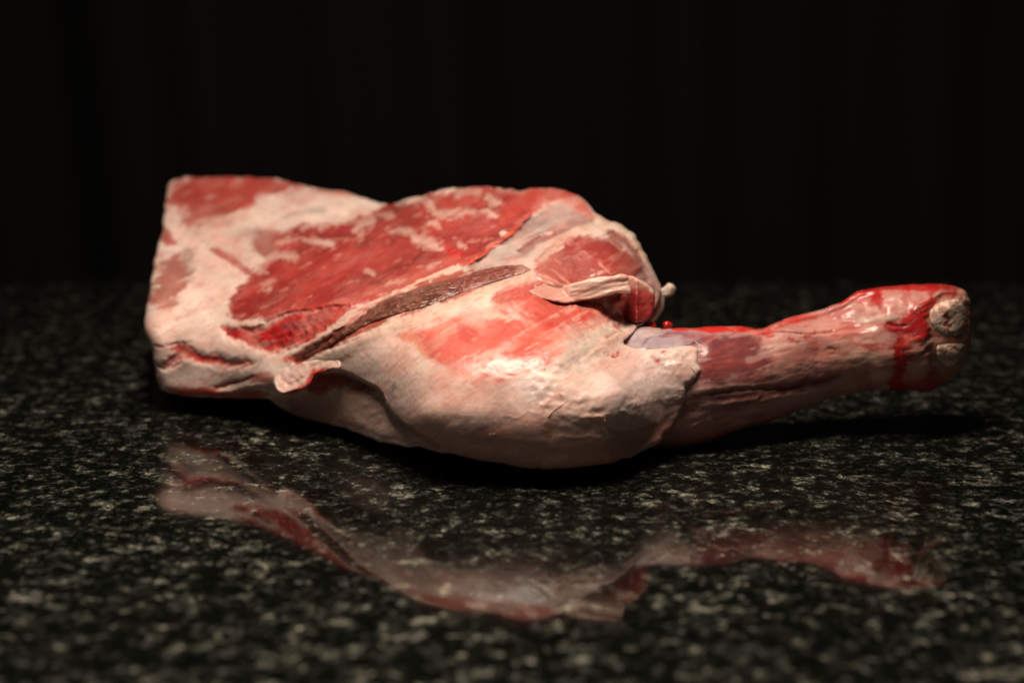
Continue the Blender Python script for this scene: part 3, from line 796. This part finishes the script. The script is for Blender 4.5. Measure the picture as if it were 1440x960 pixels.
HP = [(243, 256, 1.065, 12), (330, 248, 1.055, 12), (430, 260, 1.03, 12), (535, 289, .985, 12), (640, 266, .945, 14), (720, 265, .925, 16), (790, 268, .905, 18), (850, 308, .88, 18), (905, 352, .86, 18), (928, 400, .845, 14),
      (240, 300, 1.01, 12), (380, 300, .985, 20), (500, 305, .95, 20), (600, 300, .90, 20), (700, 300, .88, 20),
      (228, 350, .95, 16), (380, 350, .915, 20), (500, 350, .885, 20), (600, 350, .85, 20),
      (214, 400, .90, 18), (300, 400, .89, 20), (380, 400, .872, 20), (500, 395, .835, 20),
      (204, 455, .862, 20), (260, 450, .862, 20), (330, 450, .85, 20), (400, 450, .822, 20), (480, 440, .795, 20),
      (215, 500, .856, 18), (320, 500, .838, 20), (400, 500, .815, 20), (480, 490, .785, 20), (560, 540, .755, 20), (600, 585, .737, 20),
      (230, 545, .86, 16), (320, 545, .842, 14), (390, 545, .81, 14),
      (560, 425, .782, 20), (620, 402, .785, 20), (690, 385, .79, 20), (560, 465, .774, 20), (650, 420, .772, 20), (740, 385, .778, 20),
      (620, 480, .760, 20), (700, 440, .768, 20), (790, 430, .772, 20), (700, 490, .748, 20), (800, 480, .752, 25), (600, 530, .745, 25), (700, 550, .731, 30), (800, 550, .732, 40),
      (650, 590, .731, 30), (750, 600, .724, 40), (865, 445, .787, 5), (865, 475, .769, 4), (865, 505, .756, 6), (865, 535, .746, 20), (868, 575, .737, 40), (820, 505, .748, 20), (910, 520, .764, 5), (920, 560, .749, 20), (905, 590, .743, 20), (915, 480, .785, 4), (950, 500, .772, 4), (985, 500, .775, 4), (980, 540, .770, 4), (955, 590, .768, 6), (895, 615, .752, 16),
      (750, 330, .85, 20), (800, 315, .855, 20), (860, 335, .85, 20), (800, 370, .805, 20), (860, 375, .80, 18), (900, 400, .81, 14), (900, 440, .80, 10), (840, 410, .79, 20),
      (400, 575, .835, 12), (470, 595, .803, 16), (540, 618, .768, 22), (620, 635, .742, 30), (700, 650, .728, 38), (800, 656, .724, 42), (860, 645, .735, 30)]
HO = [(241, 257), (252, 251), (290, 249), (340, 249), (390, 252), (420, 260), (450, 266), (490, 272), (520, 281), (540, 288), (565, 283), (600, 273), (630, 266), (670, 263), (710, 265), (730, 267), (750, 265), (775, 264), (800, 270), (820, 281), (835, 297), (850, 308), (875, 318), (893, 333), (905, 352), (915, 372), (924, 392), (930, 406), (924, 425), (918, 443), (905, 455), (896, 460), (886, 472), (876, 482), (888, 489), (910, 491), (945, 489), (975, 485), (983, 490), (980, 505), (986, 520), (978, 532), (965, 545), (964, 562), (956, 584), (942, 606), (920, 626), (892, 640), (862, 650), (830, 656), (780, 659), (740, 657), (700, 652), (650, 642), (600, 632), (540, 622), (500, 608), (470, 598), (430, 590), (400, 578), (375, 561), (340, 559), (300, 559), (260, 556), (235, 551), (224, 543), (219, 525), (216, 500), (211, 485), (204, 472), (203, 450), (208, 420), (215, 380), (222, 350), (230, 315), (233, 285), (236, 266)]

def _near(p):
    u, v = p[0], p[1]
    d = .026 * float(ss((v - 400) / 80) * ss((u - 490) / 130) * ss(((900 if v < 520 else 945) - u) / (120 if v < 520 else 80)))
    if v > 640:
        d -= .008 * float(ss((u - 600) / 60))
    return (u, v, p[2] - d, p[3])
HP = [_near(p) for p in HP]
_cu, _cv = np.meshgrid(np.arange(0, 1440, 4.0), np.arange(200, 720, 4.0))
_F, _Rm = rbf(HP, _cu, _cv, 10.0)
_F, _Rm = blur(_F, 2), blur(_Rm, 1)
def field(U, V):
    x, y = np.clip(U / 4, 0, 358.9), np.clip((V - 200) / 4, 0, 128.9)
    xi, yi = x.astype(int), y.astype(int)
    fx, fy = ss(x - xi) * 0 + (x - xi), y - yi
    o = []
    for M in (_F, _Rm):
        o.append((M[yi, xi] * (1 - fx) + M[yi, xi + 1] * fx) * (1 - fy) + (M[yi + 1, xi] * (1 - fx) + M[yi + 1, xi + 1] * fx) * fy)
    F, Rr = o
    # the sheath lies close on the shank
    sf = s_front(U, V, np.maximum(sdist(U, V, SLINE), 0)) - 0.0011
    w = ss((U - 835) / 50) * ss((V - 435) / 25)
    k = 0.004
    Fm = -k * np.log(np.exp(-(F - .75) / k) + np.exp(-(sf - .75) / k)) + .75
    return F * (1 - w) + Fm * w, Rr

def h_front(U, V, s):
    F, Rr = field(U, V)
    Rr = thin_edge(U, V, Rr)
    hh = sample(H.h, U.ravel(), V.ravel()).reshape(U.shape) * 0.001
    fade = ss(s / 6)
    return F - hh * fade + Rr * F / FPX * (1 - g(s / Rr))

def h_back(U, V, s, Yf):
    F, Rr = field(U, V)
    z0 = np.interp(U, [200, 400, 600, 800, 1000], [0.010, 0.008, 0.002, 0.0005, 0.006])
    yfloor = (CAM_H - z0) / tanv(V)
    yback = np.interp(U, [200, 330, 540, 700, 850, 930, 1000], [1.10, 1.12, 1.09, 1.03, .95, .89, .80])
    k = 0.012
    B = -k * np.log(np.exp(-yfloor / k) + np.exp(-yback / k))
    edge = F + thin_edge(U, V, Rr) * F / FPX
    B = np.maximum(B, edge + 0.002)
    return edge + (B - edge) * g(s / 26)

def thin_edge(U, V, Rr):
    w = ss((U - 825) / 30) * ss((600 - V) / 40) * ss((V - 435) / 15)
    return np.clip(Rr, 3, 60) * (1 - w) + 4 * w

v, q = solid(HO, h_front, h_back, 1.5, 1.7, 3)
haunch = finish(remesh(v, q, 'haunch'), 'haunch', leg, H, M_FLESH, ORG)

def s_back(U, V, s, Yf):
    ax, rr = np.interp(U, UA, AX), np.interp(U, UA, RX)
    return ax + rr * ax / FPX * g(s / rr) * 0.95
v, q = solid(SO, s_front, s_back, 1.5, 0.7, 8)
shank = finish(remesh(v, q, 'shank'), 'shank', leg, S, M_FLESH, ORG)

# ---- parts that stand on the body
def piece(name, outline, F, thick, Rp, mp, mat, parent, detail=0.0, vox=None, lift=0.0, label=None, noise=.7, seed=1, amp=1.0):
    """A sheet of given thickness whose outside face follows F(U,V)."""
    def fr(U, V, s):
        hh = sample(mp.h, U.ravel(), V.ravel()).reshape(U.shape) * 0.001
        f = F(U, V) - lift
        return f + Rp * f / FPX * (1 - g(s / Rp)) - hh * ss(s / 3)
    def bk(U, V, s, Yf):
        f = F(U, V) - lift + Rp * F(U, V) / FPX
        return f + thick * g(s / Rp)
    v, q = solid(outline, fr, bk, 1.0, noise, seed)
    return finish(remesh(v, q, name, vox or VOX * 0.8, 1), name, parent, mp, mat, ORG, label, amp)

def body(U, V):
    return field(U, V)[0]

# dark glistening muscle in the groove
D = Map(BROWN, .95)
D.specks((0.24, .10, .07), 7, .1, .6, 201, None, -.45, 2, soft=.4)
D.specks((0.06, .02, .014), 6, .15, .7, 202, None, -.45, 2, soft=.4)
D.poly([(400, 520), (440, 480), (470, 480), (460, 500), (420, 515)], (0.34, .06, .04), 10, .7)
D.poly([(620, 385), (745, 365), (750, 385), (690, 402), (650, 412)], (0.25, .065, .05), 16, .7)
D.poly([(728, 360), (760, 360), (760, 395), (730, 395)], (.42, .20, .16), 10, .9)
D.f += 0.30 * fbm(gu, gv, 4.5, 3, 203) + .3 * fbm(gu, gv, 10, 2, 204, -.4, 2)
piece('dark_muscle', [(424, 501), (450, 486), (482, 463), (515, 437), (545, 420), (585, 405), (630, 393), (675, 380), (715, 373), (745, 375), (748, 381), (700, 396), (655, 411), (615, 427), (570, 440), (530, 452), (490, 472), (455, 493), (432, 503)],
      body, .012, 9, D, M_STRIP, leg, lift=.0008, seed=20, label='dark brown glistening muscle lying in the seam of the leg')

# pale tendon flap over the dark cavity
T = Map((0.62, .38, .31), .5)
T.poly([(735, 390), (790, 395), (810, 410), (780, 430), (735, 425)], (0.50, .20, .15), 14, .75, warp=2)
T.specks((0.56, .28, .21), 9, .1, .5, 211, None, -.18, 5, soft=.4)
T.specks((0.70, .54, .44), 6, .2, .5, 212, None, -.18, 6, soft=.4)
T.h += 0.5 * fbm(gu, gv, 6, 2, 213, -.18, 5)
T.f += 0.2 * fbm(gu, gv, 3, 2, 214, -.18, 6)
piece('tendon_flap', [(738, 404), (760, 396), (785, 402), (810, 397), (832, 391), (858, 387), (880, 386), (885, 398), (887, 412), (868, 412), (846, 418), (820, 423), (795, 426), (770, 422), (750, 415)],
      lambda U, V: np.minimum(body(U, V) + .0012, np.interp(U, [740, 800, 887], [.80, .775, .778])) - .00005 * (V - 400), .012, 4.5, T, M_FLESH, leg, seed=24, label='pale tendon flap cut square at its right end')
T2 = Map((0.55, .27, .21), .6)
T2.poly([(885, 412), (925, 412), (925, 456), (890, 456)], (0.36, .035, .03), 6, .9, wet=1)
T2.line([(880, 385), (905, 396), (922, 412)], 3, (0.64, .46, .37), .8)
T2.h *= 1
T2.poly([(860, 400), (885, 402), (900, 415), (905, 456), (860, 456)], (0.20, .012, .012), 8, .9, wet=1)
T2.h += .5 * fbm(gu, gv, 8, 2, 215)
piece('meat_flap', [(878, 388), (898, 392), (913, 401), (921, 412), (919, 434), (908, 451), (890, 453), (874, 446), (866, 428), (870, 408)],
      lambda U, V: np.interp(U, [866, 895, 921], [.805, .792, .800]) - .0001 * (V - 400), .02, 5, T2, M_FLESH, leg, seed=27, label='pink lean flap beside the dark cavity')

# loose fold of fat hanging from the lower lip
FL = Map((0.62, .45, .36), .5)
FL.c[:] = H.c
FL.poly([(380, 530), (400, 520), (430, 520), (445, 530), (420, 560), (385, 560)], (0.60, .36, .30), 12, .7)
FL.line([(396, 524), (400, 536), (412, 540), (440, 522)], 3, h=-1.0)
FL.line([(385, 545), (400, 552), (430, 546)], 3, h=1.2)
FL.line([(397, 555), (418, 549), (434, 540), (441, 526), (455, 519)], 3.5, BRED, .9, wet=1, soft=2)
FL.line([(386, 528), (388, 544), (394, 552)], 3, (.68, .55, .46), .8, h=.7)
FL.h += .9 * fbm(gu, gv, 12, 2, 220)
piece('fat_fold', [(393, 520), (404, 512), (430, 508), (455, 502), (476, 503), (478, 517), (460, 521), (446, 525), (440, 532), (431, 545), (412, 549), (397, 554), (388, 548), (384, 535)],
      lambda U, V: body(U, 500 + 0 * V) + .001 - .00026 * (V - 500), .008, 4, FL, M_FLESH, leg, seed=30, label='small fold of white fat with a bright red edge')

# membrane tab and fat nub at the back rim
NB = Map((0.56, .46, .38), .5)
NB.h += .6 * fbm(gu, gv, 6, 2, 230)
piece('fat_nub', [(926, 408), (934, 404), (940, 398), (947, 400), (950, 408), (944, 416), (936, 420), (934, 434), (926, 446), (914, 456), (905, 458), (916, 444), (923, 430), (920, 416)],
      lambda U, V: .85 + 0 * U, .006, 5, NB, M_FLESH, leg, seed=33, label='small nub of white fat at the back rim')

# blood clots behind the shank top
BL = Map((0.40, .010, .008), 1.0)
for o_, r_, y_ in [((916, 458), 8, .80), ((938, 457), 6.5, .805)]:
    a = np.linspace(0, 2 * np.pi, 9)[:-1]
    piece('blood_clot', [(o_[0] + r_ * (1.15 + .3 * math.sin(3 * t + o_[0])) * math.cos(t), o_[1] + r_ * (.8 + .2 * math.cos(2 * t + o_[0])) * math.sin(t)) for t in a],
          lambda U, V, y_=y_: y_ + 0 * U, .005, r_, BL, M_BLOOD, leg, seed=int(o_[0]))

# cut bones in the knuckle
B = Map((0.76, .52, .40), .8)
B.line([(1303, 440), (1315, 422), (1345, 418), (1362, 432), (1362, 460), (1345, 474), (1318, 470), (1305, 455)], 2.5, (.66, .48, .36), .8)
B.specks((0.34, .18, .12), 7, .1, .7, 240, soft=.35)
B.specks((0.56, .46, .35), 9, .1, .6, 241, soft=.4)
B.specks((0.40, .10, .07), 8, .42, .6, 242, soft=.4)
B.line([(1328, 440), (1334, 450), (1332, 462)], 4, (0.36, .07, .05), .8, wet=.9, h=-1.0)
B.line([(1337, 492), (1344, 490), (1348, 496)], 3, (0.36, .12, .08), .7, h=-.8)
B.h += .12 * fbm(gu, gv, 12, 2, 243)
B.f += .1 * fbm(gu, gv, 3, 2, 244)
def end(U, V):
    s = sdist(U, V, smooth_poly(SO, True, 5))
    return s_front(U, V, np.maximum(s, 1))
for oo, lb in [([(1303, 440), (1312, 425), (1326, 419), (1346, 418), (1359, 428), (1363, 448), (1358, 468), (1344, 475), (1324, 474), (1310, 462)], 'larger cut bone end with a blood spotted centre'),
               ([(1313, 488), (1324, 480), (1345, 479), (1360, 482), (1357, 500), (1346, 514), (1328, 518), (1315, 506)], 'smaller cut bone end below the larger')]:
    piece('cut_bone', oo, end, .006, 12, B, M_BONE, leg, lift=.0012, seed=len(lb), label=lb)

# thin torn fibres lying on the membrane
def strand(pts, F, r=.00024, name='fibre'):
    ln = smooth_poly(pts, False, 6)
    Y = F(ln[:, 0], ln[:, 1])
    p = P(ln[:, 0], ln[:, 1], Y) - np.array(ORG)
    vs_, fs = [], []
    n = len(p)
    for i in range(n):
        t = p[min(i + 1, n - 1)] - p[max(i - 1, 0)]
        t /= np.linalg.norm(t) + 1e-9
        a = np.cross(t, [0, 1, 0.2]); a /= np.linalg.norm(a) + 1e-9
        b = np.cross(t, a)
        rr = r * (1 - 0.6 * i / n)
        for k in range(5):
            th = 2 * math.pi * k / 5
            vs_.append(tuple(p[i] + rr * (math.cos(th) * a + math.sin(th) * b)))
    for i in range(n - 1):
        for k in range(5):
            fs.append((i * 5 + k, i * 5 + (k + 1) % 5, (i + 1) * 5 + (k + 1) % 5, (i + 1) * 5 + k))
    fs += [tuple(range(5))[::-1], tuple(range((n - 1) * 5, n * 5))]
    me = bpy.data.meshes.new(name); me.from_pydata(vs_, [], fs); me.update()
    a = me.attributes.new('tint', 'FLOAT_COLOR', 'POINT')
    a.data.foreach_set('color', np.tile([.66, .42, .34, 1], len(vs_)).astype(np.float32))
    a = me.attributes.new('wet', 'FLOAT', 'POINT'); a.data.foreach_set('value', np.full(len(vs_), .8, np.float32))
    me.polygons.foreach_set('use_smooth', np.ones(len(me.polygons), bool))
    me.materials.append(M_FLESH)
    o = bpy.data.objects.new(name, me); C.objects.link(o); o.parent = leg

from mathutils.bvhtree import BVHTree
from mathutils import Vector
def bvh(o):
    return BVHTree.FromPolygons([v.co for v in o.data.vertices], [tuple(p.vertices) for p in o.data.polygons])
trees = [bvh(haunch), bvh(shank)]
camo = Vector((0, 0, CAM_H)) - Vector(ORG)
def surf(U, V, off=.0003):
    out = []
    for a, b in zip(np.atleast_1d(U), np.atleast_1d(V)):
        d = Vector(P(np.array([a]), np.array([b]), np.array([1.0]))[0]) - Vector((0, 0, CAM_H)); d.normalize()
        best = None
        for t in trees:
            h = t.ray_cast(camo, d)
            if h[0] is not None and (best is None or h[3] < best):
                best = h[3]
        out.append((camo + d * best)[1] + ORG[1] - off if best else .78)
    return np.array(out)
for pts in [[(770, 586), (778, 577), (788, 570), (800, 561)], [(765, 520), (770, 508), (774, 498)],
            [(895, 488), (915, 488), (920, 495), (918, 500)],
            [(662, 520), (663, 530), (664, 540)], 
            [(978, 480), (985, 490), (980, 496)], 
            [(850, 590), (856, 602), (868, 610), (884, 611)], [(970, 515), (978, 524), (976, 533)]]:
    strand(pts, surf)
